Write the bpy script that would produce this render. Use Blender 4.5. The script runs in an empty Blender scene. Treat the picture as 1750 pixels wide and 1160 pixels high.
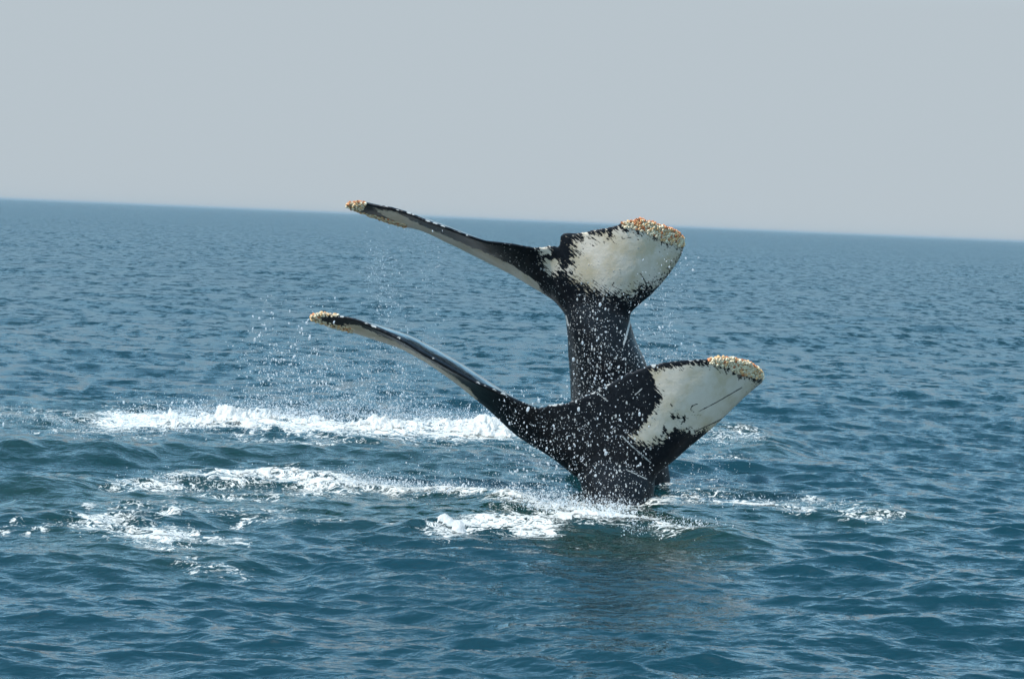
import bpy, math, random
import numpy as np

# ------------------------------------------------------------------ camera, sky, sun, exposure
SC = bpy.context.scene
COL = SC.collection
R = math.radians
W0, H0 = 1750.0, 1160.0
F = 3403.0                       # focal length in photo pixels (70 mm on 36 mm)
HC = 2.4                         # eye height above the water
ROLL = math.atan(73 / 1750)
PITCH = math.atan(203.8 / F)
FWD = np.array([0, math.cos(PITCH), -math.sin(PITCH)])
R0 = np.array([1.0, 0, 0]); U0 = np.array([0, math.sin(PITCH), math.cos(PITCH)])
IR = math.cos(ROLL) * R0 + math.sin(ROLL) * U0
IU = -math.sin(ROLL) * R0 + math.cos(ROLL) * U0
CAMP = np.array([0, 0, HC])

cam_data = bpy.data.cameras.new('camera')
cam = bpy.data.objects.new('camera', cam_data)
COL.objects.link(cam)
import mathutils
m = mathutils.Matrix(((IR[0], IU[0], -FWD[0], 0), (IR[1], IU[1], -FWD[1], 0), (IR[2], IU[2], -FWD[2], HC), (0, 0, 0, 1)))
cam.matrix_world = m
cam_data.sensor_width = 36; cam_data.lens = 70
cam_data.clip_start = 0.1; cam_data.clip_end = 60000
cam_data.dof.use_dof = True; cam_data.dof.focus_distance = 17.8; cam_data.dof.aperture_fstop = 7
SC.camera = cam

SUN_EL, SUN_AZ = R(61), R(-124)     # azimuth from +Y towards +X
world = bpy.data.worlds.new('World'); SC.world = world; world.use_nodes = True
wn, wl = world.node_tree.nodes, world.node_tree.links
wn.clear()
sky = wn.new('ShaderNodeTexSky'); sky.sky_type = 'NISHITA'; sky.sun_disc = False
sky.sun_elevation = SUN_EL; sky.sun_rotation = SUN_AZ
sky.air_density = 1.0; sky.dust_density = 0.6; sky.ozone_density = 1.0; sky.altitude = 0
hs = wn.new('ShaderNodeHueSaturation'); hs.inputs['Hue'].default_value = 0.474; hs.inputs['Saturation'].default_value = 1.1; hs.inputs['Value'].default_value = 2.4
bg = wn.new('ShaderNodeBackground'); bg.inputs['Strength'].default_value = 0.14
out = wn.new('ShaderNodeOutputWorld')
# summer haze: the sky's lowest degrees fade evenly, all the way round, into a pale blue grey
tcw = wn.new('ShaderNodeTexCoord'); sep = wn.new('ShaderNodeSeparateXYZ'); mr = wn.new('ShaderNodeMapRange'); mixw = wn.new('ShaderNodeMix')
mixw.data_type = 'RGBA'; mr.interpolation_type = 'SMOOTHSTEP'
mr.inputs['From Min'].default_value = 0.108; mr.inputs['From Max'].default_value = 0.22
mr.inputs['To Min'].default_value = 1.0; mr.inputs['To Max'].default_value = 0.05
mixw.inputs[7].default_value = (3.46, 3.95, 4.30, 1)
wl.new(tcw.outputs['Generated'], sep.inputs[0]); wl.new(sep.outputs[2], mr.inputs['Value']); wl.new(mr.outputs[0], mixw.inputs[0])
wl.new(sky.outputs[0], hs.inputs['Color']); wl.new(hs.outputs[0], mixw.inputs[6]); wl.new(mixw.outputs[2], bg.inputs['Color']); wl.new(bg.outputs[0], out.inputs[0])

sd = bpy.data.lights.new('sun', 'SUN'); sd.energy = 4.6; sd.angle = R(0.5); sd.color = (1.0, 0.95, 0.87)
sun = bpy.data.objects.new('sun', sd); COL.objects.link(sun)
sv = mathutils.Vector((math.sin(SUN_AZ) * math.cos(SUN_EL), math.cos(SUN_AZ) * math.cos(SUN_EL), math.sin(SUN_EL)))
sun.rotation_euler = sv.to_track_quat('Z', 'Y').to_euler()
SC.view_settings.view_transform = 'Standard'; SC.view_settings.look = 'None'
SC.view_settings.gamma = 1; SC.view_settings.exposure = 0
SC.cycles.max_bounces = 6; SC.cycles.transparent_max_bounces = 12; SC.cycles.volume_bounces = 0; SC.cycles.sample_clamp_indirect = 4; SC.cycles.sample_clamp_direct = 3

# ------------------------------------------------------------------ helpers
rng = np.random.default_rng(7)
rnd = random.Random(5)

def at(x, y, Y):
    """the point whose sight line from the eye passes at (x, y) and whose distance along +Y is Y"""
    d = FWD * F + (x - 875) * IR - (y - 580) * IU
    return CAMP + d * (Y / d[1])

def at_many(x, y, Y):
    d = FWD[None] * F + (x - 875)[:, None] * IR[None] - (y - 580)[:, None] * IU[None]
    return CAMP[None] + d * (Y / d[:, 1])[:, None]

def proj(P):
    q = P - CAMP
    zf = np.maximum(q @ FWD, 0.05)
    return 875 + F * (q @ IR) / zf, 580 - F * (q @ IU) / zf

def sea_pt(x, y):
    d = FWD * F + (x - 875) * IR - (y - 580) * IU
    t = -HC / d[2]
    return (CAMP + d * t)[:2]

def tag(o, label=None, cat=None, group=None, kind=None):
    if label: o['label'] = label
    if cat: o['category'] = cat
    if group: o['group'] = group
    if kind: o['kind'] = kind
    return o

def hash3(i, j, k, seed):
    n = (i.astype(np.int64) * 73856093) ^ (j.astype(np.int64) * 19349663) ^ (k.astype(np.int64) * 83492791) ^ (seed * 2654435761)
    n = (n ^ (n >> 13)) * 1274126177 & 0x7fffffff
    n = (n ^ (n >> 16)) * 2246822519 & 0x7fffffff
    return ((n >> 7) & 0xffff).astype(np.float32) / 32767.5 - 1

def vnoise(x, y, z, seed=0):
    xi, yi, zi = np.floor(x), np.floor(y), np.floor(z)
    fx, fy, fz = x - xi, y - yi, z - zi
    fx = fx * fx * (3 - 2 * fx); fy = fy * fy * (3 - 2 * fy); fz = fz * fz * (3 - 2 * fz)
    r = 0
    for a in (0, 1):
        for b in (0, 1):
            for c in (0, 1):
                w = (fx if a else 1 - fx) * (fy if b else 1 - fy) * (fz if c else 1 - fz)
                r = r + w * hash3(xi + a, yi + b, zi + c, seed)
    return r

def fbm(x, y, z, octv=4, seed=0, gain=0.5):
    r, a, s = 0, 1.0, 0.0
    for o in range(octv):
        r = r + a * vnoise(x * 2 ** o, y * 2 ** o, z * 2 ** o, seed + o * 17); s += a; a *= gain
    return r / s

def new_mesh(name, V, Q, smooth=True):
    """Q: (n,3) or (n,4) integer array"""
    me = bpy.data.meshes.new(name)
    V = np.ascontiguousarray(V, dtype=np.float32); Q = np.ascontiguousarray(Q, dtype=np.int32)
    n, k = Q.shape
    me.vertices.add(len(V)); me.vertices.foreach_set('co', V.ravel())
    me.loops.add(n * k); me.loops.foreach_set('vertex_index', Q.ravel())
    me.polygons.add(n); me.polygons.foreach_set('loop_start', np.arange(0, n * k, k, dtype=np.int32))
    me.update(calc_edges=True)
    me.polygons.foreach_set('use_smooth', np.full(n, smooth))
    me.validate()
    return me

def add_attr(me, name, vals):
    a = me.attributes.new(name, 'FLOAT', 'POINT')
    a.data.foreach_set('value', np.ascontiguousarray(vals, dtype=np.float32))

def add_col(me, name, vals):
    a = me.attributes.new(name, 'FLOAT_COLOR', 'POINT')
    c = np.ones((len(vals), 4), dtype=np.float32); c[:, :3] = vals
    a.data.foreach_set('color', c.ravel())

def link(name, me, mat=None, parent=None):
    o = bpy.data.objects.new(name, me); COL.objects.link(o)
    if mat: me.materials.append(mat)
    if parent: o.parent = parent
    return o

def seg_dist(px, py, a, b):
    ax, ay = a; bx, by = b
    dx, dy = bx - ax, by - ay
    t = np.clip(((px - ax) * dx + (py - ay) * dy) / (dx * dx + dy * dy + 1e-9), 0, 1)
    return np.hypot(px - ax - t * dx, py - ay - t * dy)

def line_dist(px, py, pts):
    d = np.full(px.shape, 1e9)
    for a, b in zip(pts[:-1], pts[1:]):
        d = np.minimum(d, seg_dist(px, py, a, b))
    return d

def poly_sd(px, py, pts):
    """signed distance, positive inside"""
    d = line_dist(px, py, pts + [pts[0]])
    inside = np.zeros(px.shape, bool)
    for (x0, y0), (x1, y1) in zip(pts, pts[1:] + [pts[0]]):
        if y0 == y1: continue
        c = ((y0 > py) != (y1 > py)) & (px < (x1 - x0) * (py - y0) / (y1 - y0) + x0)
        inside ^= c
    return np.where(inside, d, -d)

def catmull(P, n):
    P = np.asarray(P, float)
    m_ = len(P)
    u = np.linspace(0, m_ - 1, n); i = np.minimum(u.astype(int), m_ - 2); t = (u - i)[:, None]
    p0 = P[np.maximum(i - 1, 0)]; p1 = P[i]; p2 = P[i + 1]; p3 = P[np.minimum(i + 2, m_ - 1)]
    return 0.5 * (2 * p1 + (p2 - p0) * t + (2 * p0 - 5 * p1 + 4 * p2 - p3) * t ** 2 + (3 * p1 - p0 - 3 * p2 + p3) * t ** 3)

class NT:
    """small node-tree helper"""
    def __init__(self, name):
        self.mat = bpy.data.materials.new(name); self.mat.use_nodes = True
        self.t = self.mat.node_tree; self.t.nodes.clear()
        self.out = self.t.nodes.new('ShaderNodeOutputMaterial')
    def n(self, typ, inp=None, **kw):
        nd = self.t.nodes.new(typ)
        for k, v in kw.items(): setattr(nd, k, v)
        for k, v in (inp or {}).items():
            s = nd.inputs[k]
            if isinstance(v, bpy.types.NodeSocket): self.t.links.new(v, s)
            else: s.default_value = v
        return nd
    def math(self, op, a, b=0.0, c=0.0, clamp=False):
        nd = self.n('ShaderNodeMath', {0: a, 1: b, 2: c}, operation=op); nd.use_clamp = clamp
        return nd.outputs[0]
    def attr(self, name, out='Fac'):
        return self.n('ShaderNodeAttribute', attribute_name=name).outputs[out]
    def mixc(self, f, a, b):
        nd = self.n('ShaderNodeMix', data_type='RGBA')
        for s, v in ((nd.inputs[0], f), (nd.inputs[6], a), (nd.inputs[7], b)):
            if isinstance(v, bpy.types.NodeSocket): self.t.links.new(v, s)
            else: s.default_value = v
        return nd.outputs[2]
    def noise(self, vec, scale, detail=3, rough=0.5, dist=0.0):
        return self.n('ShaderNodeTexNoise', {'Vector': vec, 'Scale': scale, 'Detail': detail, 'Roughness': rough, 'Distortion': dist}).outputs['Fac']
    def ramp(self, f, lo, hi):
        return self.n('ShaderNodeMapRange', {'Value': f, 'From Min': lo, 'From Max': hi}, interpolation_type='SMOOTHSTEP').outputs[0]
    def scaled(self, vec, s, r=(0, 0, 0)):
        return self.n('ShaderNodeMapping', {'Vector': vec, 'Scale': s, 'Rotation': r}).outputs[0]

def c4(r, g, b): return (r, g, b, 1)

# ------------------------------------------------------------------ materials
def water_material():
    T = NT('sea water')
    pos = T.n('ShaderNodeNewGeometry').outputs['Position']
    aer_refl = T.attr('aeration'); foam = T.attr('foam')
    deep = T.mixc(aer_refl, c4(0.0015, 0.024, 0.034), c4(0.003, 0.021, 0.018))  # green tint: aerated water and the tail's painted reflection
    # fine wind ripples below the mesh's own resolution
    n1 = T.noise(T.scaled(pos, (5.0, 9.0, 5), (0, 0, R(12))), 1.0, 3, 0.55, 0.4)
    n2 = T.noise(T.scaled(pos, (0.8, 1.6, 1), (0, 0, R(8))), 1.0, 4, 0.6, 0.3)
    n3 = T.noise(T.scaled(pos, (16, 28, 16), (0, 0, R(15))), 1.0, 2, 0.5, 0.5)
    h = T.math('MULTIPLY_ADD', n2, 0.05, T.math('MULTIPLY_ADD', n1, 0.020, T.math('MULTIPLY', n3, 0.0045)))
    bump = T.n('ShaderNodeBump', {'Strength': 1.0, 'Distance': 1.0, 'Height': h})
    # where the mesh is too coarse to carry the chop, its slopes are given to the normal
    lost = T.attr('unresolved')
    ca = T.n('ShaderNodeTexNoise', {'Vector': T.scaled(pos, (2.9, 1.9, 1), (0, 0, 0)), 'Scale': 1.0, 'Detail': 5, 'Roughness': .62, 'Distortion': .4}).outputs['Color']
    cb = T.n('ShaderNodeTexNoise', {'Vector': T.scaled(pos, (9, 15, 1), (0, 0, 0)), 'Scale': 1.0, 'Detail': 3, 'Roughness': .6, 'Distortion': .6}).outputs['Color']
    def slope(col, k):
        a = T.n('ShaderNodeVectorMath', {0: col, 1: (.5, .5, .5)}, operation='SUBTRACT').outputs[0]
        a = T.n('ShaderNodeVectorMath', {0: a, 1: (.8, 1.0, 0)}, operation='MULTIPLY').outputs[0]
        return T.n('ShaderNodeVectorMath', {0: a, 'Scale': k}, operation='SCALE').outputs[0]
    tot = T.n('ShaderNodeVectorMath', {0: slope(ca, T.math('MULTIPLY', lost, 12.0)), 1: slope(cb, T.math('MULTIPLY_ADD', lost, 5.0, 0.05))}, operation='ADD').outputs[0]
    tot = T.n('ShaderNodeVectorMath', {0: bump.outputs[0], 1: tot}, operation='ADD').outputs[0]
    nrm = T.n('ShaderNodeVectorMath', {0: tot}, operation='NORMALIZE').outputs[0]
    wat = T.n('ShaderNodeBsdfPrincipled', {'Base Color': deep, 'Roughness': T.math('MULTIPLY_ADD', lost, 0.9, 0.05), 'IOR': 1.333, 'Normal': nrm, 'Subsurface Weight': 1.0, 'Subsurface Radius': (.4, .8, 1.0), 'Subsurface Scale': 1.8}, subsurface_method='BURLEY')
    # thin lace of bubbles on the surface
    warp = T.n('ShaderNodeTexNoise', {'Vector': pos, 'Scale': 3.0, 'Detail': 3})
    wv = T.n('ShaderNodeVectorMath', {0: pos, 1: warp.outputs['Color']}, operation='ADD').outputs[0]
    vo = T.n('ShaderNodeTexVoronoi', {'Vector': wv, 'Scale': 7.0}, feature='DISTANCE_TO_EDGE').outputs['Distance']
    cell = T.ramp(vo, 0.16, 0.0)
    ns = T.noise(T.scaled(wv, (2.0, 3.2, 3)), 2.0, 8, 0.72)
    f = T.math('ADD', foam, T.math('MULTIPLY', T.math('SUBTRACT', ns, 0.5), 3.2))
    ns2 = T.noise(T.scaled(wv, (16, 20, 16)), 1.0, 4, 0.7)
    f = T.math('ADD', f, T.math('MULTIPLY', T.math('SUBTRACT', ns2, 0.5), 2.8))
    f = T.math('ADD', f, T.math('MULTIPLY', T.math('SUBTRACT', cell, 0.5), 0.12))
    fm = T.math('MULTIPLY', T.ramp(f, 0.45, 1.05), T.ramp(foam, 0.02, 0.2))
    fb = T.n('ShaderNodeBump', {'Strength': 0.6, 'Distance': 0.02, 'Height': ns})
    foamb = T.n('ShaderNodeBsdfPrincipled', {'Base Color': c4(0.60, 0.60, 0.56), 'Roughness': 0.7, 'Normal': fb.outputs[0]})
    mix = T.n('ShaderNodeMixShader', {0: fm, 1: wat.outputs[0], 2: foamb.outputs[0]})
    T.t.links.new(mix.outputs[0], T.out.inputs['Surface'])
    return T.mat

def foam_material():
    T = NT('white foam')
    pos = T.n('ShaderNodeNewGeometry').outputs['Position']
    n = T.noise(pos, 30.0, 4, 0.65)
    b = T.n('ShaderNodeBump', {'Strength': 0.8, 'Distance': 0.03, 'Height': n})
    col = T.mixc(T.ramp(n, 0.35, 0.6), c4(0.60, 0.63, 0.61), c4(0.84, 0.82, 0.78))
    p = T.n('ShaderNodeBsdfPrincipled', {'Base Color': col, 'Roughness': 0.6, 'Normal': b.outputs[0]})
    tr = T.n('ShaderNodeBsdfTranslucent', {'Color': c4(0.8, 0.82, 0.8)})
    mx = T.n('ShaderNodeMixShader', {0: 0.3, 1: p.outputs[0], 2: tr.outputs[0]})
    T.t.links.new(mx.outputs[0], T.out.inputs['Surface'])
    return T.mat

def drop_material():
    T = NT('water droplets')
    p = T.n('ShaderNodeBsdfPrincipled', {'Base Color': c4(0.85, 0.87, 0.88), 'Roughness': 0.15, 'IOR': 1.33})
    tr = T.n('ShaderNodeBsdfTranslucent', {'Color': c4(0.85, 0.87, 0.88)})
    mx = T.n('ShaderNodeMixShader', {0: 0.5, 1: p.outputs[0], 2: tr.outputs[0]})
    tp = T.n('ShaderNodeBsdfTransparent')
    mx = T.n('ShaderNodeMixShader', {0: 0.38, 1: mx.outputs[0], 2: tp.outputs[0]})
    T.t.links.new(mx.outputs[0], T.out.inputs['Surface'])
    return T.mat

def skin_material():
    T = NT('whale skin')
    tc = T.n('ShaderNodeTexCoord').outputs['Object']
    white = T.attr('pale'); spots = T.attr('spotty'); line = T.attr('scar')
    rot = T.scaled(tc, (1, 1, 1), (0, R(-38), 0))
    st = T.noise(T.scaled(rot, (11, 48, 60)), 1.0, 5, 0.68, 0.3)
    fine = T.noise(tc, 22, 5, 0.7)
    w = T.math('ADD', white, T.math('MULTIPLY', T.math('SUBTRACT', st, 0.5), 3.4))
    w = T.math('ADD', w, T.math('MULTIPLY', T.math('SUBTRACT', fine, 0.5), 2.0))
    wm = T.ramp(w, 0.40, 0.62)
    # small round scars and clinging barnacle scars on the black skin
    vo = T.n('ShaderNodeTexVoronoi', {'Vector': T.scaled(tc, (1, 1, .55)), 'Scale': 34.0, 'Randomness': 1.0})
    pick = T.n('ShaderNodeSeparateColor', {'Color': vo.outputs['Color']}).outputs[0]
    sp = T.math('MULTIPLY', T.ramp(vo.outputs['Distance'], 0.34, 0.22), T.math('LESS_THAN', pick, T.math('MULTIPLY', spots, 0.5)))
    vo2 = T.n('ShaderNodeTexVoronoi', {'Vector': tc, 'Scale': 70.0})
    pick2 = T.n('ShaderNodeSeparateColor', {'Color': vo2.outputs['Color']}).outputs[1]
    sp2 = T.math('MULTIPLY', T.ramp(vo2.outputs['Distance'], 0.36, 0.22), T.math('LESS_THAN', pick2, T.math('MULTIPLY', spots, 0.38)))
    sp = T.math('MAXIMUM', sp, sp2)
    bl = T.noise(tc, 5, 4, 0.6)
    pale = T.mixc(T.ramp(bl, 0.35, 0.7), c4(0.62, 0.54, 0.44), c4(0.50, 0.41, 0.28))
    pale = T.mixc(T.ramp(fine, 0.62, 0.75), pale, c4(0.28, 0.28, 0.24))
    black = T.mixc(T.ramp(fine, 0.4, 0.75), c4(0.003, 0.004, 0.006), c4(0.010, 0.011, 0.014))
    c = T.mixc(wm, black, pale)
    c = T.mixc(sp, c, c4(0.42, 0.42, 0.40))
    c = T.mixc(T.ramp(T.math('ADD', line, T.math('MULTIPLY', T.math('SUBTRACT', fine, 0.5), 0.6)), 0.45, 0.7), c, c4(0.015, 0.016, 0.018))
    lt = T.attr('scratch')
    c = T.mixc(T.ramp(T.math('ADD', lt, T.math('MULTIPLY', T.math('SUBTRACT', fine, 0.5), 1.0)), 0.5, 0.8), c, c4(0.40, 0.40, 0.38))  # pale scratches, plus the sun glints painted on the trailing edge
    c = T.mixc(T.math('MULTIPLY', T.attr('crust'), .85), c, c4(0.34, 0.25, 0.15))
    hh = T.math('MULTIPLY_ADD', fine, 0.006, T.math('MULTIPLY', sp, 0.006))
    bump = T.n('ShaderNodeBump', {'Strength': 0.7, 'Distance': 1.0, 'Height': hh})
    bump2 = T.n('ShaderNodeBump', {'Strength': 0.25, 'Distance': 1.0, 'Height': hh})
    p = T.n('ShaderNodeBsdfPrincipled', {'Base Color': c, 'Roughness': 0.5, 'IOR': 1.2, 'Normal': bump.outputs[0],
                                         'Coat Weight': T.math('MULTIPLY_ADD', T.attr('film'), .8, .2), 'Coat Roughness': 0.08, 'Coat IOR': 1.38, 'Coat Normal': bump2.outputs[0]})
    T.t.links.new(p.outputs[0], T.out.inputs['Surface'])
    return T.mat

def barnacle_material():
    T = NT('barnacle shell')
    tc = T.n('ShaderNodeTexCoord').outputs['Object']
    n = T.noise(tc, 90, 3, 0.6)
    c = T.attr('tint', 'Color')
    c = T.mixc(T.math('MULTIPLY', T.ramp(n, 0.4, 0.7), 0.18), c, c4(0.25, 0.16, 0.10))
    b = T.n('ShaderNodeBump', {'Strength': 0.6, 'Distance': 0.01, 'Height': n})
    p = T.n('ShaderNodeBsdfPrincipled', {'Base Color': c, 'Roughness': 0.6, 'Normal': b.outputs[0]})
    T.t.links.new(p.outputs[0], T.out.inputs['Surface'])
    return T.mat

M_WATER, M_FOAM, M_DROP, M_SKIN, M_BARN = water_material(), foam_material(), drop_material(), skin_material(), barnacle_material()

# ------------------------------------------------------------------ the sea
Wv = []      # (kx, ky, amp, phase, chop) by octave
wr = np.random.default_rng(21)
OCT = [(0.07, 0.12, .09, 44), (0.12, 0.22, .16, 56), (0.22, 0.42, .175, 60), (0.42, 0.8, .12, 52), (0.8, 1.6, .07, 40), (1.6, 3.2, .045, 34), (3.2, 6.5, .045, 26), (6.5, 14, .028, 16), (14, 40, .012, 8)]
MAIN = R(-100)     # direction the wind sea runs, towards the camera and a little to the left
BANDS = []
for bi, (lo, hi, sl, n) in enumerate(OCT):
    wr = np.random.default_rng(40 + bi)
    lam = np.exp(wr.uniform(math.log(lo), math.log(hi), n))
    k = 2 * math.pi / lam
    th = MAIN + wr.normal(0, R(34 if hi > 2 else 27), n)
    amp = sl * math.sqrt(2.0 / n) / k * wr.uniform(0.6, 1.4, n)
    BANDS.append((lo, hi, k * np.cos(th), k * np.sin(th), amp, wr.uniform(0, 2 * math.pi, n), th))

# bumps the whales push up: (polyline in photo pixels on the water, height m, half width m)
RIDGES = [
    ([(430, 778), (600, 786), (750, 789), (830, 781), (900, 766), (985, 758)], .07, .36),
    ([(20, 782), (110, 776), (180, 780)], .10, .35),
    ([(210, 786), (270, 780), (340, 786)], .11, .35),
    ([(0, 828), (60, 826)], .08, .3),
    ([(150, 822), (300, 816), (480, 812), (600, 826), (740, 840), (870, 855)], .075, .28),
    ([(1160, 838), (1280, 842), (1420, 856), (1530, 880)], .065, .26),
    ([(1215, 742), (1290, 745), (1320, 765)], .10, .35),
    ([(700, 900), (830, 884), (960, 896), (1090, 900), (1180, 918), (1250, 925)], .07, .26),
    ([(30, 885), (170, 880), (290, 872), (330, 880)], .08, .2),
    ([(160, 940), (300, 966), (470, 962), (620, 930)], -.03, .22),
    ([(380, 872), (500, 882), (600, 890)], .05, .2),
]
RW = [([tuple(sea_pt(*p)) for p in pts], h, w) for pts, h, w in RIDGES]
# foam: (polyline px, half-height px, strength)
FOAMS = [
    ([(200, 722), (330, 724), (470, 727)], 17, .98), ([(470, 727), (560, 742), (700, 742), (820, 742), (900, 742)], 24, .98),
    ([(0, 708), (80, 712), (170, 722)], 12, .36), ([(60, 735), (160, 738), (260, 752)], 8, .4), ([(400, 752), (470, 762), (560, 770)], 7, .5),
    ([(200, 826), (320, 818), (400, 812)], 9, .62), ([(400, 815), (490, 812), (560, 826)], 14, .8), ([(300, 838), (500, 838), (590, 836)], 7, .55),
    ([(560, 826), (700, 836), (870, 848)], 8, .75), ([(870, 852), (1000, 872), (1080, 880)], 14, .8),
    ([(665, 891), (745, 889)], 5, .9), ([(760, 905), (830, 884), (930, 895)], 14, .85), ([(880, 902), (935, 908)], 9, .9),
    ([(860, 884), (1085, 888)], 15, .95), ([(1080, 892), (1200, 905)], 8, .7), ([(1130, 908), (1150, 914), (1225, 910)], 8, .75),
    ([(0, 897), (35, 891)], 4, .55), ([(45, 900), (90, 893)], 4, .6), ([(150, 850), (155, 858)], 4, .7), ([(170, 885), (240, 895), (300, 905)], 20, .68),
    ([(280, 874), (315, 870)], 4, .9), ([(220, 915), (290, 925)], 8, .6), ([(330, 902), (400, 910)], 10, .5), ([(300, 945), (410, 960)], 8, .42), ([(400, 880), (440, 872)], 3, .7),
    ([(200, 858), (400, 862), (560, 880)], 12, .36),
    ([(1150, 848), (1220, 850), (1300, 856), (1370, 872)], 10, .62), ([(1230, 858), (1300, 862)], 3, .9), ([(1200, 745), (1290, 746)], 9, .52),
    ([(1170, 780), (1260, 780)], 10, .45), ([(1130, 815), (1220, 815)], 10, .38), ([(1460, 876), (1500, 884)], 9, .6), ([(1370, 850), (1450, 866)], 7, .5), ([(1440, 885), (1540, 884)], 4, .55),
    ([(980, 850), (1060, 862), (1140, 850)], 10, .7), ([(900, 775), (960, 800)], 14, .3),
]
AER_REFLS = [([(1000, 930), (1150, 940)], 30, 1.3), ([(0, 770), (350, 780), (650, 790), (930, 790)], 40, .8), ([(50, 840), (600, 850), (1100, 880), (1240, 920)], 42, 1.0), ([(0, 720), (200, 725)], 30, .7),  # first stroke paints the nearer tail's dark green reflection, the rest aerated water
        ([(1230, 750), (1320, 765)], 22, .8), ([(1180, 850), (1550, 885)], 26, .75), ([(120, 905), (350, 925)], 45, .9), ([(950, 915), (1200, 930)], 22, 1.1)]

def px_of(x, y):
    return proj(np.stack([x, y, np.zeros_like(x)], 1))

def soft(d, r): return np.clip(1.25 - d / r, 0, 1)

def foam_field(x, y):
    px, py = px_of(x, y)
    f = np.zeros_like(x)
    near = (y > 11) & (y < 30)
    if not near.any(): return f
    qx, qy = px[near], py[near]
    g = np.zeros_like(qx)
    for pts, r, s in FOAMS:
        g = np.maximum(g, s * np.clip(1.35 - line_dist(qx * .3, qy, [(a * .3, b) for a, b in pts]) / r, 0, 1))
    f[near] = g
    return f

def aer_refl_field(x, y):
    px, py = px_of(x, y)
    f = np.zeros_like(x)
    near = (y > 10) & (y < 32)
    if not near.any(): return f
    qx, qy = px[near], py[near]
    g = np.zeros_like(qx)
    for pts, r, s in AER_REFLS:
        d = line_dist(qx * .4, qy, [(a * .4, b) for a, b in pts]) / r
        g = np.maximum(g, s * np.exp(-d * d))
    f[near] = g
    return f

def sea_surface(x, y, spacing):
    """displaced sea surface for rest positions (x, y); spacing = local mesh spacing, waves it cannot carry fade out"""
    n = len(x)
    dx = np.zeros(n, np.float32); dy = np.zeros(n, np.float32); z = np.zeros(n, np.float32)
    xf, yf = x.astype(np.float32), y.astype(np.float32)
    dist = np.hypot(x, y)
    # the whales' churned slick damps small ripples
    slick = aer_refl_field(x, y)
    cpx, cpy = px_of(x, y)
    calm = np.exp(-((cpx - 1090) / 170) ** 2 - ((cpy - 990) / 110) ** 2) * (y > 9)
    gust = (1 - .6 * calm) * (0.8 + 0.35 * fbm(x * .05, y * .028, x * 0, 3, 5))
    for lo, hi, kx, ky, amp, ph, th in BANDS:
        w = np.clip((lo * 1.4 / spacing - 1.1) / 1.4, 0, 1)
        w = w * (1 - (.3 if hi < 1 else .55) * np.clip(slick, 0, 1))
        w = w * gust
        idx = np.nonzero(w > 0)[0]
        if len(idx) == 0: continue
        xs, ys, ws = xf[idx], yf[idx], w[idx].astype(np.float32)
        zz = np.zeros(len(idx), np.float32); ax = zz.copy(); ay = zz.copy()
        for a, b, A, p, t in zip(kx, ky, amp, ph, th):
            arg = np.float32(a) * xs + np.float32(b) * ys + np.float32(p)
            zz += np.float32(A) * np.cos(arg)
            s = np.float32(A) * np.sin(arg)
            ax += np.float32(math.cos(t)) * s; ay += np.float32(math.sin(t)) * s
        z[idx] += zz * ws; dx[idx] -= 0.6 * ax * ws; dy[idx] -= 0.6 * ay * ws
    near = np.nonzero((y > 9) & (y < 34))[0]
    xn, yn = x[near], y[near]
    zz = np.zeros(len(near))
    wob = .25 * fbm(xn * 1.1, yn * 1.1, xn * 0, 3, 31)
    for pts, h, w in RW:
        d = line_dist(xn, yn + wob, pts)
        zz += h * np.exp(-(d / w) ** 2) * (1 + .5 * vnoise(xn * 1.3, yn * 1.3, xn * 0, 9))
    # boiling water round the tails
    zz += .05 * np.clip(slick[near], 0, 1) * fbm(xn * 1.8, yn * 1.8, xn * 0, 4, 77)
    z[near] += zz
    return np.stack([x + dx, y + dy, z], 1)

def grid_faces(nr, nc):
    i = np.arange(nr - 1)[:, None] * nc + np.arange(nc - 1)[None]
    i = i.ravel()
    return np.stack([i, i + 1, i + nc + 1, i + nc], 1)

def build_sea():
    # rows: spacing follows how strongly the surface recedes; columns fan out from the shore of the boat
    rows = [1.5]
    while rows[-1] < 9.3: rows.append(rows[-1] + 0.10)
    FP = F * 1024 / 1750
    while rows[-1] < 420: rows.append(rows[-1] + max(0.02, rows[-1] ** 2 / (HC * FP) * 0.62))
    while rows[-1] < 12000: rows.append(rows[-1] * 1.05)
    rows = np.array(rows)
    inner = np.arange(-0.31, 0.31, 1.18 / FP)
    o = [inner[-1]]
    step = 1.3 / FP
    while o[-1] < 2.5: step *= 1.12; o.append(o[-1] + step)
    o = np.array(o[1:])
    cols = np.concatenate([-o[::-1] + (inner[0] + inner[-1]), inner, o])
    cs = np.gradient(cols)
    X = (rows[:, None] * cols[None]).ravel(); Y = np.repeat(rows, len(cols))
    rs = np.gradient(rows)
    sp = np.maximum(rs[:, None] * 1.0, (rows[:, None] * cs[None])).ravel()
    V = sea_surface(X, Y, sp)
    lost = np.sqrt(sum(sl ** 2 * (1 - np.clip((lo * 1.4 / sp - 1.1) / 1.4, 0, 1) ** 2) for lo, hi, sl, n in OCT))
    me = new_mesh('sea', V, grid_faces(len(rows), len(cols)))
    add_attr(me, 'unresolved', lost); add_attr(me, 'foam', foam_field(X, Y)); add_attr(me, 'aeration', aer_refl_field(X, Y))
    ob = link('sea', me, M_WATER); tag(ob, kind='structure')
    print('sea verts', len(V))
    return ob
build_sea()

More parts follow.
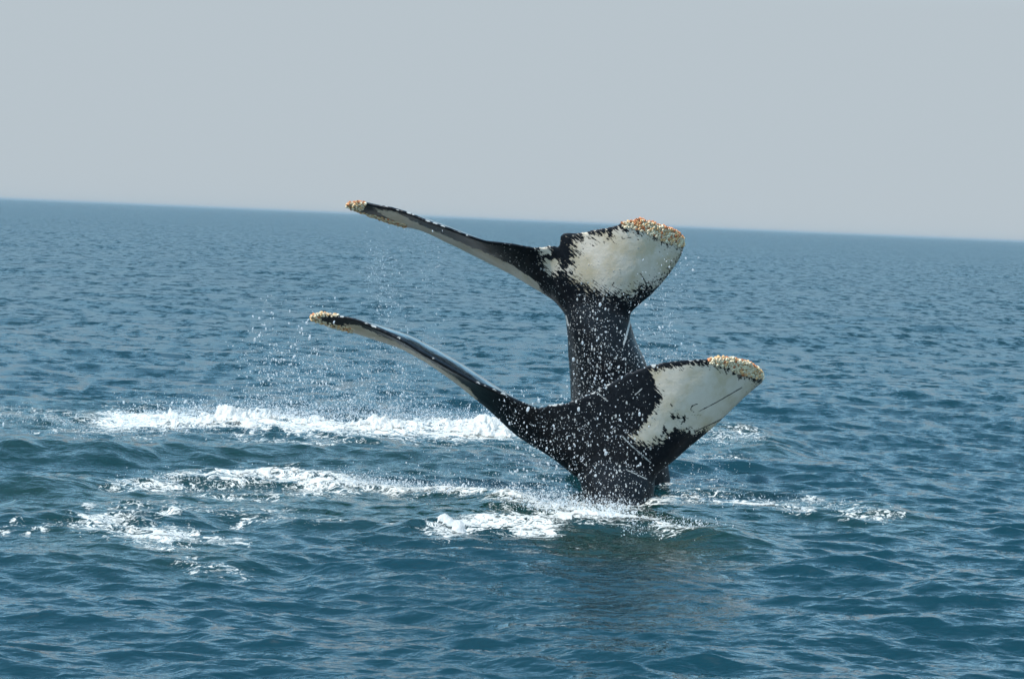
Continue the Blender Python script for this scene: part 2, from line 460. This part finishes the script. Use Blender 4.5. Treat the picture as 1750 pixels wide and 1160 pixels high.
# thick froth that stands proud of the water
def froth(name, label, pts, rpx, height, thr, seed, step=(.011, .018), ext=2.4, taper=None):
    P = [sea_pt(*p) for p in pts]
    ptsy = np.array(pts, float)
    far = max(sea_pt(x, y - rpx * ext)[1] for x, y in pts); nearY = min(sea_pt(x, y + rpx * ext)[1] for x, y in pts)
    xs = [sea_pt(x + s * rpx * ext, y)[0] for x, y in pts for s in (-1, 1)]
    x0, x1 = min(xs) - .5, max(xs) + .5
    xa = np.arange(x0, x1, step[0]); ya = np.arange(nearY, far, step[1])
    X = np.tile(xa, len(ya)); Y = np.repeat(ya, len(xa))
    px, py = px_of(X, Y)
    d = line_dist(px * .3, py, [(a * .3, b) for a, b in pts]) / rpx
    den = np.clip(1.25 - d, -1, 1)
    n1 = fbm(X * 3.2, Y * 1.9, X * 0, 5, seed, .6); n2 = fbm(X * 14, Y * 9, X * 0, 3, seed + 3, .6)
    m_ = den + 1.25 * n1 + .6 * n2 - thr
    if taper: m_ = m_ - 1.3 * np.clip((taper[1] - px) / (taper[1] - taper[0]), 0, 1)
    keep = m_ > 0
    S = sea_surface(X, Y, np.full(len(X), .03))
    lump = .5 + 1.1 * fbm(X * 2.2, Y * 2.2, X * 0, 3, seed + 8, .5) + .3 * n2
    S[:, 2] += .006 + height * np.clip(m_ * 1.5, 0, 1) ** 1.25 * (.15 + lump) * (.6 + .9 * np.clip(fbm(X * .9, Y * .9, X * 0, 2, seed + 21) + .3, 0, 1))
    Q = grid_faces(len(ya), len(xa))
    Q = Q[keep[Q].all(1)]
    used = np.unique(Q); remap = np.full(len(S), -1); remap[used] = np.arange(len(used))
    me = new_mesh(name, S[used], remap[Q])
    ob = link(name, me, M_FOAM)
    tag(ob, label, 'foam', kind='stuff')
    print('froth', label[:30], len(Q))
    return ob

froth('sea_foam', 'broad bank of churned white foam on the water behind the two tails', [(215, 724), (330, 725), (470, 728), (560, 742), (700, 740), (820, 741), (905, 740)], 21, .10, .95, 101, (.014, .024), taper=(190, 330))
froth('sea_foam', 'lacy foam streak across the middle left water, in line with the nearer tail', [(330, 820), (400, 815), (490, 812), (570, 828), (700, 838), (860, 850)], 8, .035, 1.0, 140, taper=(300, 430))
froth('sea_foam', 'white foam heap in front of and left of the nearer tail', [(690, 891), (745, 890), (770, 902), (830, 884), (930, 893), (1010, 886), (1080, 886)], 9, .04, .85, 163)
froth('sea_foam', 'swirl of lacy foam at the left edge of the foreground', [(180, 885), (240, 895), (310, 905)], 15, .02, 1.05, 188)
froth('sea_foam', 'thin foam line on the ripple right of the nearer tail', [(1180, 850), (1240, 858), (1300, 862), (1370, 874)], 4, .02, 1.15, 205)

# ------------------------------------------------------------------ whales
def section(t, c, chord, edge, n=22):
    """closed aerofoil loop: u along the chord from the thin trailing edge (0) to the round leading edge (1), v across it (+ = upper side)"""
    s = (1 - np.cos(np.linspace(0, math.pi, n))) / 2
    x = 1 - s                                   # x measured from the leading edge
    prof = 5 * t * (0.2969 * np.sqrt(x) - 0.126 * x - 0.3516 * x ** 2 + 0.2843 * x ** 3 - 0.1036 * x ** 4)
    prof = prof + edge * (1 - x * 0) * np.sqrt(np.clip(s / .04, 0, 1)) * np.sqrt(np.clip(x / .04, 0, 1))
    cam_ = c * 4 * s * (1 - s)
    return s, cam_ + prof, cam_ - prof

def loft_fluke(stations, D, seed, scale):
    st = np.array(stations, float)
    N = 520
    U = catmull(st, N)
    r_ = np.random.default_rng(seed)
    # ragged trailing edge
    k = np.arange(N)
    jag = vnoise(k * .21, k * 0., k * 0., seed) * .55 + vnoise(k * .07, k * 0., k * 0., seed + 1) * .5 + .45 * np.abs(vnoise(k * .42, k * 0., k * 0., seed + 2))
    T = at_many(U[:, 0], U[:, 1], D + U[:, 4]); L = at_many(U[:, 2], U[:, 3], D + U[:, 5])
    mid = (T + L) / 2
    sp = np.gradient(.6 * T + .4 * mid, axis=0); ks = np.ones(25) / 25
    sp = np.stack([np.convolve(np.pad(sp[:, i], 12, 'edge'), ks, 'valid') for i in range(3)], 1)
    ch = L - T; cl = np.linalg.norm(ch, axis=1, keepdims=True)
    nrm = np.cross(sp, ch); nrm /= np.linalg.norm(nrm, axis=1, keepdims=True)
    rings = []
    for i in range(N):
        t = max(U[i, 6], .02); c = U[i, 7]
        s, up, lo = section(1.0, 0, 1, 0)
        up = up * t; 
        e = .011
        h = up + e * np.sqrt(np.clip(s / .02, 0, 1)) * (1 - s)
        camb = c * 4 * s * (1 - s) * (1 - .3 * s)
        j = jag[i] * .014 * scale
        sj = s - (j / cl[i, 0]) * (1 - s) ** 6
        base = T[i] + ch[i] * sj[:, None]
        a = base + nrm[i] * (camb + h)[:, None]
        b = base + nrm[i] * (camb - h)[:, None]
        rings.append(np.concatenate([a, b[-2:0:-1]]))
    rings = np.array(rings); nr, nc = rings.shape[:2]
    V = rings.reshape(-1, 3)
    Q = []
    for i in range(nr - 1):
        for j in range(nc):
            j2 = (j + 1) % nc
            Q.append((i * nc + j, i * nc + j2, (i + 1) * nc + j2, (i + 1) * nc + j))
    n0 = len(V)
    V = np.concatenate([V, rings[0].mean(0)[None], rings[-1].mean(0)[None]])
    for j in range(nc):
        j2 = (j + 1) % nc
        Q.append((n0, j2, j)); Q.append((n0 + 1, (nr - 1) * nc + j, (nr - 1) * nc + j2))
    return V.tolist(), Q, T, L

def loft_stock(rings, D, nside=48):
    """tail stock; ring = (px, py, Y offset, half width m, half depth m, rotation, squareness)"""
    RR = catmull(rings, 50)
    loops = []
    for x, y, dy, hw, hd, rot, sq in RR:
        c = at(x, y, D + dy)
        a = np.linspace(0, 2 * math.pi, nside, endpoint=False)
        p = 2.0 + sq
        ca, sa = np.cos(a), np.sin(a)
        r = (np.abs(ca) ** p + np.abs(sa) ** p) ** (-1 / p)
        lx, ly = hw * r * ca, hd * r * sa
        loops.append(np.stack([c[0] + lx * math.cos(rot) - ly * math.sin(rot), c[1] + lx * math.sin(rot) + ly * math.cos(rot), np.full(nside, c[2])], 1))
    loops = np.array(loops); nr = len(loops)
    V = loops.reshape(-1, 3).tolist(); Q = []
    for i in range(nr - 1):
        for j in range(nside):
            j2 = (j + 1) % nside
            Q.append((i * nside + j, i * nside + j2, (i + 1) * nside + j2, (i + 1) * nside + j))
    Q.append(tuple(range(nside))); Q.append(tuple((nr - 1) * nside + j for j in reversed(range(nside))))
    return V, Q

def build_whale(label, D, stations, stock, paint, barn, seed, scale, base_px):
    root = bpy.data.objects.new('humpback_whale', None); COL.objects.link(root)
    b = sea_pt(*base_px); root.location = (b[0], b[1], 0)
    org = np.array([b[0], b[1], 0.0])
    tag(root, label, 'whale', 'humpback whale tails raised from the sea')
    V, Q, T, L = loft_fluke(stations, D, seed, scale)
    V2, Q2 = loft_stock(stock, D)
    n = len(V)
    me = bpy.data.meshes.new('tmp'); me.from_pydata(V + V2, [], Q + [tuple(i + n for i in q) for q in Q2]); me.update()
    import bmesh
    bm = bmesh.new(); bm.from_mesh(me); bmesh.ops.recalc_face_normals(bm, faces=bm.faces); bm.to_mesh(me); bm.free()
    tmp = bpy.data.objects.new('tmp', me); COL.objects.link(tmp)
    md = tmp.modifiers.new('r', 'REMESH'); md.mode = 'VOXEL'; md.voxel_size = .0115; md.adaptivity = 0
    sm = tmp.modifiers.new('s', 'SMOOTH'); sm.factor = .5; sm.iterations = 3
    dg = bpy.context.evaluated_depsgraph_get(); dg.update()
    body = bpy.data.meshes.new_from_object(tmp.evaluated_get(dg))
    bpy.data.objects.remove(tmp)
    body.name = 'body'
    nv = len(body.vertices)
    co = np.empty(nv * 3, np.float32); body.vertices.foreach_get('co', co); co = co.reshape(-1, 3).astype(float)
    no = np.empty(nv * 3, np.float32); body.vertices.foreach_get('normal', no); no = no.reshape(-1, 3).astype(float)
    # blend the root of the tail into the stock, and light skin relief
    ne = len(body.edges); ed = np.empty(ne * 2, np.int32); body.edges.foreach_get('vertices', ed); ed = ed.reshape(-1, 2)
    px, py = proj(co)
    jx, jy = paint['joint']
    wgt = np.clip(1.7 - np.hypot(px - jx, (py - jy) * 1.2) / 55, 0, 1) * .9
    deg = np.bincount(ed.ravel(), minlength=nv).astype(float)
    for it in range(90):
        av = np.stack([np.bincount(ed[:, 0], co[ed[:, 1], k], nv) + np.bincount(ed[:, 1], co[ed[:, 0], k], nv) for k in range(3)], 1) / deg[:, None]
        co += (av - co) * wgt[:, None]
    rel = .004 * fbm(co[:, 0] * 6, co[:, 1] * 6, co[:, 2] * 6, 4, seed + 50)
    co += no * rel[:, None]
    px, py = proj(co)
    view = CAMP - co; view /= np.linalg.norm(view, axis=1, keepdims=True)
    facing = (no * view).sum(1)
    pale = np.full(nv, -1.0)
    for pts, ramp_ in paint['pale']:
        pale = np.maximum(pale, np.clip(poly_sd(px, py, pts) / ramp_, -1, 1))
    for pts, r in paint['blots']:
        pale = np.minimum(pale, np.clip((line_dist(px, py, pts) - r * .6) / 13, -1, 1))
    pale = np.where((facing > 0.02), pale, -1)
    pale = .5 + pale * 1.1
    scar = np.zeros(nv); scratch_glint = np.zeros(nv)
    for pts, r in paint['scars']: scar = np.maximum(scar, .8 * np.clip(1.6 - line_dist(px, py, pts) / (r * .85), 0, 1))
    for pts, r in paint['scratches']: scratch_glint = np.maximum(scratch_glint, np.clip(1.6 - line_dist(px, py, pts) / r, 0, 1))
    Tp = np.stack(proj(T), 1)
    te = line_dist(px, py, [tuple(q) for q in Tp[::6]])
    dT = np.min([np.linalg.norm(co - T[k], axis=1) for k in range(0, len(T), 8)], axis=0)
    bead = np.clip(1.5 - dT / .03, 0, 1) * (.45 + .9 * vnoise(co[:, 0] * 16, co[:, 1] * 16, co[:, 2] * 16, seed + 5)) * (px < paint['bead_to'])  # pale beads: sun glints painted along the trailing edge
    scratch_glint = np.maximum(scratch_glint, bead * (no[:, 2] > -.2))
    spot = np.zeros(nv)
    for pts, r, s in paint['spots']: spot = np.maximum(spot, s * np.clip(1.3 - line_dist(px, py, pts) / r, 0, 1))
    spot = .7 * spot * (facing > 0)
    add_attr(body, 'film', np.clip((no[:, 2] - .3) * 2.2, 0, 1))
    crust = np.zeros(nv)
    for pts, count, size, red in barn:
        if count: crust = np.maximum(crust, np.clip(poly_sd(px, py, pts) / 4, 0, 1))
    add_attr(body, 'crust', crust)
    body.vertices.foreach_set('co', (co - org).astype(np.float32).ravel())
    add_attr(body, 'pale', pale); add_attr(body, 'scar', scar); add_attr(body, 'scratch', scratch_glint); add_attr(body, 'spotty', spot)
    body.polygons.foreach_set('use_smooth', np.ones(len(body.polygons), bool)); body.update()
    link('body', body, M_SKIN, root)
    print('whale verts', nv)
    # barnacles
    r_ = random.Random(seed)
    for pts, count, size, red in barn:
        sd = poly_sd(px, py, pts)
        cand = np.nonzero(sd > -1.0)[0].tolist()
        r_.shuffle(cand)
        chosen = []
        pos = []
        for i in cand:
            if len(chosen) >= count: break
            p = co[i]; s = size * r_.uniform(.45, 1.45)
            if all(np.sum((p - q) ** 2) > ((s + t) * .6) ** 2 for q, t in pos):
                chosen.append((i, s)); pos.append((p, s))
        BV, BQ, BC = [], [], []
        for i, s in chosen:
            nn = no[i]; a = np.cross(nn, [0.3, .2, .9]); a /= np.linalg.norm(a); c = np.cross(nn, a)
            h = s * r_.uniform(.8, 1.35); sides = 8; b0 = len(BV)
            tint = r_.random()
            rp = red * (1.8 if no[i][2] > .45 else .25)
            if tint < rp: col = np.array([.66, .24, .09]) * r_.uniform(.7, 1.2)
            elif tint < rp + .25: col = np.array([.78, .48, .22]) * r_.uniform(.85, 1.15)
            else: col = np.array([.88, .75, .52]) * r_.uniform(.85, 1.05)
            for ring, (rad, hh, cc) in enumerate(((1.15, -.4, .85), (.95, .4, 1.), (.5, .85, 1.05), (.3, .5, .35))):
                for q in range(sides):
                    an = 2 * math.pi * q / sides + ring * .2
                    rr = s * rad * r_.uniform(.85, 1.15)
                    BV.append(co[i] + a * rr * math.cos(an) + c * rr * math.sin(an) + nn * h * hh - org)
                    BC.append(np.clip(col * cc, 0, .9))
            for ring in range(3):
                for q in range(sides):
                    q2 = (q + 1) % sides
                    BQ.append((b0 + ring * 8 + q, b0 + ring * 8 + q2, b0 + ring * 8 + 8 + q2, b0 + ring * 8 + 8 + q))
            for q in range(0, 6, 2): BQ.append((b0 + 24 + q, b0 + 25 + q, b0 + 26 + q, b0 + 24 + ((q + 4) % 8)))
        if BV:
            bme = new_mesh('barnacles', np.array(BV), np.array(BQ), False)
            add_col(bme, 'tint', np.array(BC))
            ob = link('barnacle_cluster', bme, M_BARN, root); tag(ob, kind='stuff')
    return root

# stations: trailing edge px, leading edge px, depth offsets of both, thickness (m), camber (m)
LOW = [
    (531, 540, 530, 545, .10, .14, .03, 0), (550, 536, 548, 549, .02, .22, .06, 0), (577, 539.5, 573, 557, -.05, .28, .075, 0),
    (610, 547, 604, 564, -.10, .34, .09, .005), (650, 563.5, 645, 576, -.15, .40, .11, .02), (690, 583.5, 688, 590, -.18, .46, .12, .035),
    (728, 607, 728, 611, -.18, .52, .13, .045), (768, 629.5, 766, 637, -.17, .56, .14, .055), (811, 652.5, 806, 666, -.15, .58, .16, .045),
    (850, 669, 842, 694, -.12, .56, .18, .02), (893, 688, 884, 732, -.10, .50, .20, 0), (920, 698, 920, 758, -.08, .40, .22, 0),
    (941, 692, 955, 785, -.07, .30, .24, 0), (975, 686, 1000, 822, -.08, .20, .26, 0), (1010, 670, 1056, 842, -.10, .14, .26, 0),
    (1046, 651.5, 1098, 836, -.13, .10, .24, -.01), (1080, 635, 1124, 812, -.16, .08, .20, -.015), (1115, 624, 1149, 790, -.18, .08, .16, -.02),
    (1150, 617, 1178, 763, -.18, .10, .14, -.02), (1185, 613.5, 1211, 736, -.16, .14, .12, -.02), (1216, 611, 1244, 705, -.12, .19, .11, -.01),
    (1245, 611, 1270, 679, -.06, .24, .10, 0), (1272, 616, 1291, 661, .02, .28, .08, 0), (1290, 624, 1301, 653, .10, .30, .06, 0), (1303, 636, 1304, 647, .2, .31, .035, 0)]
LOW_STOCK = [
    (1030, 715, .06, .10, .05, 0, 0), (1040, 750, .08, .20, .11, 0, 0), (1050, 790, .10, .30, .20, 0, .2), (1055, 822, .12, .335, .28, 0, .3), (1056, 845, .14, .315, .34, 0, .3),
    (1056, 870, .18, .33, .42, 0, .3), (1056, 960, .3, .42, .55, 0, .3), (1056, 1100, .6, .55, .7, 0, .2)]
UP = [
    (592, 348, 592, 354, .12, .16, .03, 0), (618, 346, 616, 360, .02, .24, .07, 0), (646, 351.5, 643, 369, -.06, .30, .08, 0), (675, 357, 671, 378, -.12, .36, .09, 0),
    (700, 365, 695, 383, -.15, .42, .10, 0), (732, 379, 726, 391, -.18, .48, .10, .01), (770, 392, 765, 409, -.19, .54, .11, .01), (808, 406, 800, 426, -.18, .58, .12, .01),
    (836, 413, 828, 440, -.16, .58, .13, 0), (865, 416.5, 856, 454, -.14, .55, .14, 0), (897, 421, 886, 470, -.12, .48, .16, 0), (915, 424, 913, 487, -.10, .38, .19, 0),
    (938, 421, 948, 512, -.08, .28, .21, 0), (955, 420, 972, 540, -.08, .20, .22, 0), (962, 401, 1005, 556, -.10, .15, .24, 0), (1000, 396, 1040, 560, -.13, .11, .23, -.01),
    (1030, 390, 1066, 549, -.16, .08, .20, -.015), (1055, 384, 1083, 532, -.17, .07, .16, -.02), (1075, 378, 1099, 517, -.17, .08, .14, -.02), (1095, 375, 1121, 494, -.14, .11, .12, -.02),
    (1118, 380, 1142, 470, -.09, .16, .10, -.01), (1140, 388, 1156, 449, -.02, .21, .09, 0), (1158, 397, 1164, 432, .06, .25, .07, 0), (1168, 407, 1167, 420, .15, .26, .04, 0)]
UP_STOCK = [
    (1005, 440, .06, .08, .05, 0, 0), (1010, 475, .08, .17, .10, 0, 0), (1018, 510, .10, .27, .18, 0, .1), (1022, 545, .13, .31, .26, R(6), .2), (1027, 575, .17, .315, .33, R(12), .3),
    (1036, 610, .22, .345, .40, R(18), .3), (1044, 650, .27, .37, .44, R(20), .3), (1050, 700, .33, .39, .48, R(20), .3), (1056, 760, .42, .42, .52, R(20), .3), (1060, 830, .5, .46, .58, R(20), .3), (1062, 1000, .8, .6, .75, R(15), .2)]

low_paint = dict(joint=(1062, 800), bead_to=1215,
    pale=[([(1113, 637), (1142, 631), (1186, 624), (1216, 624), (1254, 637), (1277, 647), (1300, 653), (1272, 690), (1245, 712), (1215, 735), (1185, 738), (1160, 732), (1142, 738), (1128, 754), (1107, 760), (1090, 754), (1078, 745), (1094, 736), (1104, 722), (1119, 701), (1131, 678), (1119, 657)], 17),
          ([(588, 553), (612, 556), (640, 569), (680, 586), (728, 613), (770, 640), (800, 662), (815, 682), (790, 672), (750, 645), (700, 615), (660, 602), (615, 585), (596, 566)], 4)],
    blots=[([(1150, 712), (1168, 716)], 5), ([(1135, 735), (1155, 742), (1180, 735)], 5), ([(1120, 752), (1140, 760)], 4)],
    scars=[([(1194, 703), (1225, 687), (1268, 662)], 1.3), ([(1190, 736), (1240, 713)], 1.2), ([(1192, 690), (1183, 693), (1180, 700), (1186, 704)], 1.2), ([(1146, 690), (1149, 694)], 2.0), ([(1134, 729), (1136, 732)], 2.2), ([(1178, 709), (1200, 709)], 1.2)],
    scratches=[([(1020, 670), (1038, 685)], 1.2), ([(1062, 744), (1078, 760), (1112, 790)], 1.3), ([(1085, 675), (1097, 664)], 1.2), ([(1070, 802), (1105, 818)], 1.1)],
    spots=[([(985, 700), (1010, 830)], 90, .5), ([(1010, 800), (1090, 830)], 50, .6), ([(880, 710), (960, 740)], 30, .35), ([(1060, 700), (1080, 760)], 40, .5)])
up_paint = dict(joint=(1025, 535), bead_to=800,
    pale=[([(979, 415), (999, 407), (1038, 401), (1074, 390), (1098, 396), (1118, 403), (1137, 415), (1163, 421), (1163, 443), (1145, 469), (1124, 485), (1098, 489), (1078, 502), (1058, 502), (1038, 500), (1018, 494), (999, 485), (979, 475), (971, 461), (983, 445), (987, 429)], 32),
          ([(925, 445), (955, 443), (957, 463), (941, 470)], 14), ([(918, 424), (936, 420), (940, 432), (925, 436)], 13),
          ([(638, 356), (680, 364), (720, 385), (760, 402), (800, 421), (840, 436), (880, 456), (918, 482), (930, 505), (900, 492), (850, 470), (800, 442), (750, 418), (715, 400), (680, 382), (660, 371)], 4)],
    blots=[([(980, 410), (1030, 398)], 3)],
    scars=[([(1094, 467), (1102, 480), (1108, 494)], 1.6), ([(1042, 405), (1050, 416)], 1.4), ([(1062, 408), (1078, 406)], 1.1), ([(1050, 482), (1046, 488), (1062, 496)], 1.2)],
    scratches=[([(1078, 545), (1072, 568), (1066, 588)], 1.8), ([(967, 540), (971, 556)], 1.5)],
    spots=[([(1000, 530), (1030, 680)], 75, .9), ([(1060, 520), (1095, 510)], 22, .6), ([(870, 435), (930, 490)], 30, .5)])
low_barn = [([(1212, 605), (1245, 603), (1280, 610), (1309, 630), (1309, 648), (1285, 644), (1262, 638), (1245, 627), (1212, 621)], 520, .0115, .3),
            ([(522, 528), (572, 528), (578, 539), (550, 541), (546, 549), (602, 561), (600, 572), (545, 560), (522, 552)], 300, .0098, .2),
            ([(560, 528), (700, 575), (800, 636), (890, 682), (880, 692), (800, 652), (700, 596), (620, 556), (560, 540)], 0, .008, .0)]
up_barn = [([(1060, 364), (1090, 366), (1120, 372), (1150, 384), (1174, 402), (1172, 421), (1140, 415), (1115, 402), (1095, 393), (1064, 387)], 640, .0125, .5),
           ([(586, 340), (622, 340), (624, 352), (614, 362), (694, 384), (692, 390), (640, 378), (588, 362)], 320, .0108, .45)]

build_whale('nearer humpback tail, wide black and white fluke low over the foamy water', 17.5, LOW, LOW_STOCK, low_paint, low_barn, 11, 1.0, (1056, 850))
build_whale('farther humpback tail held high on its thick speckled stock, fluke reaching above the horizon', 18.7, UP, UP_STOCK, up_paint, up_barn, 23, 1.0, (1060, 824))

# ------------------------------------------------------------------ spray
def ico():
    t = (1 + 5 ** .5) / 2
    v = np.array([(-1, t, 0), (1, t, 0), (-1, -t, 0), (1, -t, 0), (0, -1, t), (0, 1, t), (0, -1, -t), (0, 1, -t), (t, 0, -1), (t, 0, 1), (-t, 0, -1), (-t, 0, 1)], float)
    v /= np.linalg.norm(v[0])
    f = np.array([(0, 11, 5), (0, 5, 1), (0, 1, 7), (0, 7, 10), (0, 10, 11), (1, 5, 9), (5, 11, 4), (11, 10, 2), (10, 7, 6), (7, 1, 8), (3, 9, 4), (3, 4, 2), (3, 2, 6), (3, 6, 8), (3, 8, 9), (4, 9, 5), (2, 4, 11), (6, 2, 10), (8, 6, 7), (9, 8, 1)])
    return v, f
IV, IF = ico()

def spray(name, label, P, rad):
    """P (n,3) drop centres, rad (n,)"""
    ok = P[:, 2] > .0
    P, rad = P[ok], rad[ok]
    n = len(P)
    st = rng.uniform(.7, 2.2, (n, 1)); tilt = rng.normal(0, .25, (n, 2))
    v = IV[None] * rad[:, None, None] * np.array([1, 1, 1])[None, None]
    v = v * rng.uniform(.75, 1.25, (n, 1, 3))
    z = v[:, :, 2] * st
    v = np.stack([v[:, :, 0] + tilt[:, :1] * z, v[:, :, 1] + tilt[:, 1:] * z, z], 2) + P[:, None]
    Q = (IF[None] + (np.arange(n) * 12)[:, None, None]).reshape(-1, 3)
    me = new_mesh(name, v.reshape(-1, 3), Q)
    ob = link(name, me, M_DROP); tag(ob, label, 'spray', kind='stuff')
    print('drops', n, label[:30])
    return ob

def sizes(n, med=.0035, s=.5, top=.013): return np.minimum(.54 * med * np.exp(rng.normal(0, s * 1.35, n)), top)

def cloud(n, x0, x1, y0, y1, Y0, Y1, bias=1.0):
    """drops between the given sight lines, denser towards y1 when bias > 1; clumpy"""
    k = n * 4
    x = rng.uniform(x0, x1, k); y = y0 + (y1 - y0) * rng.uniform(0, 1, k) ** (1 / bias)
    keep = (fbm(x * .035, y * .02, x * 0 + .5, 3, int(x0)) + rng.uniform(-.8, .8, k)) > 0.05
    ed = np.minimum((x - x0), (x1 - x)) / (.25 * (x1 - x0)); keep &= rng.uniform(0, 1, k) < ed
    x, y = x[keep][:n], y[keep][:n]
    return at_many(x, y, rng.uniform(Y0, Y1, len(x)))

def along(n, pts, spread, up, Yj=.0):
    """drops thrown up from the water along a line"""
    pts = np.array(pts, float); u = rng.uniform(0, len(pts) - 1, n); i = np.minimum(u.astype(int), len(pts) - 2); t = (u - i)[:, None]
    q = pts[i] * (1 - t) + pts[i + 1] * t + rng.normal(0, 1, (n, 2)) * np.array([12, spread])
    d = FWD[None] * F + (q[:, 0] - 875)[:, None] * IR[None] - (q[:, 1] - 580)[:, None] * IU[None]
    P = CAMP[None] + d * (-HC / d[:, 2])[:, None]
    P[:, 2] = .02 + rng.exponential(up, n)
    return P

def join(*a): return np.concatenate(a)

P = join(cloud(2000, 600, 770, 385, 700, 18.2, 19.6, 1.0), cloud(700, 625, 690, 430, 600, 18.2, 19.2, 1.0))
spray('water_spray', 'fine drops falling below the left half of the farther fluke', P, sizes(len(P), .0032, .4))
P = join(cloud(4800, 380, 760, 560, 712, 17.2, 20.5, 2.2), cloud(500, 400, 620, 500, 640, 17.2, 18.5, 1.4), cloud(60, 420, 560, 528, 660, 17, 18, 1.0))
spray('water_spray', 'burst of sparkling drops below the left tip of the nearer fluke', P, join(sizes(len(P) - 60, .0038, .45), rng.uniform(.006, .012, 60)))
P = join(along(12000, [(200, 724), (330, 722), (470, 726), (700, 730), (890, 738)], 11, .05), along(8000, [(300, 714), (560, 716), (860, 722)], 5, .07))
spray('water_spray', 'low misty spray hanging over the broad foam bank', P, sizes(len(P), .0038, .45))
P = join(cloud(1500, 1080, 1200, 430, 640, 17.8, 19.4, 1.2))
spray('water_spray', 'drops falling right of the farther fluke', P, sizes(len(P), .0035, .45))
P = join(cloud(850, 955, 1120, 500, 700, 17.7, 18.15, 1.1))
spray('water_spray', 'drops running off and falling in front of the farther tail stock', P, sizes(len(P), .0038, .5))
P = join(cloud(1200, 900, 1130, 640, 880, 16.6, 17.2, 1.6), cloud(500, 840, 960, 660, 860, 16.6, 17.3, 1.3), cloud(120, 940, 1130, 560, 860, 16.6, 17.2, 1.3))
spray('water_spray', 'dense drops falling in front of the nearer tail down to its waterline', P, join(sizes(len(P) - 120, .0036, .5), rng.uniform(.0035, .006, 120)))
P = join(cloud(900, 680, 1010, 740, 860, 16.6, 18.0, 1.3), cloud(500, 1110, 1290, 720, 860, 17, 18.5, 1.4))
spray('water_spray', 'scattered drops over the water either side of the nearer tail', P, sizes(len(P), .0034, .45))
P = join(along(3200, [(570, 824), (700, 836), (870, 850)], 4, .03), along(4500, [(870, 852), (960, 868), (1080, 880)], 9, .03), along(1500, [(1070, 905), (1150, 905), (1240, 915)], 7, .02))
spray('water_spray', 'beaded drops skipping on the water round the foot of the nearer tail', P, sizes(len(P), .0036, .45))
P = join(along(900, [(0, 712), (180, 735)], 12, .02), along(600, [(200, 826), (560, 826)], 10, .02), along(500, [(1160, 850), (1520, 880)], 8, .02), along(300, [(1180, 750), (1300, 752)], 8, .02))
spray('water_spray', 'sparse flecks of spray on the outer foam patches', P, sizes(len(P), .0036, .45))

# ------------------------------------------------------------------ haze over the sea
def build_haze():
    x, y0, y1, z0, z1 = 31000, -30, 12500, -4.5, 4.5
    V = np.array([(-x, y0, z0), (x, y0, z0), (x, y1, z0), (-x, y1, z0), (-x, y0, z1), (x, y0, z1), (x, y1, z1), (-x, y1, z1)])
    Q = np.array([(0, 3, 2, 1), (4, 5, 6, 7), (0, 1, 5, 4), (1, 2, 6, 5), (2, 3, 7, 6), (3, 0, 4, 7)])
    me = new_mesh('haze', V, Q, False)
    T = NT('haze')
    v = T.n('ShaderNodeVolumePrincipled', {'Color': c4(.44, .54, .59), 'Density': 0.00022, 'Anisotropy': 0.0})
    T.t.links.new(v.outputs[0], T.out.inputs['Volume'])
    ob = link('haze', me, T.mat); tag(ob, kind='stuff')
build_haze()
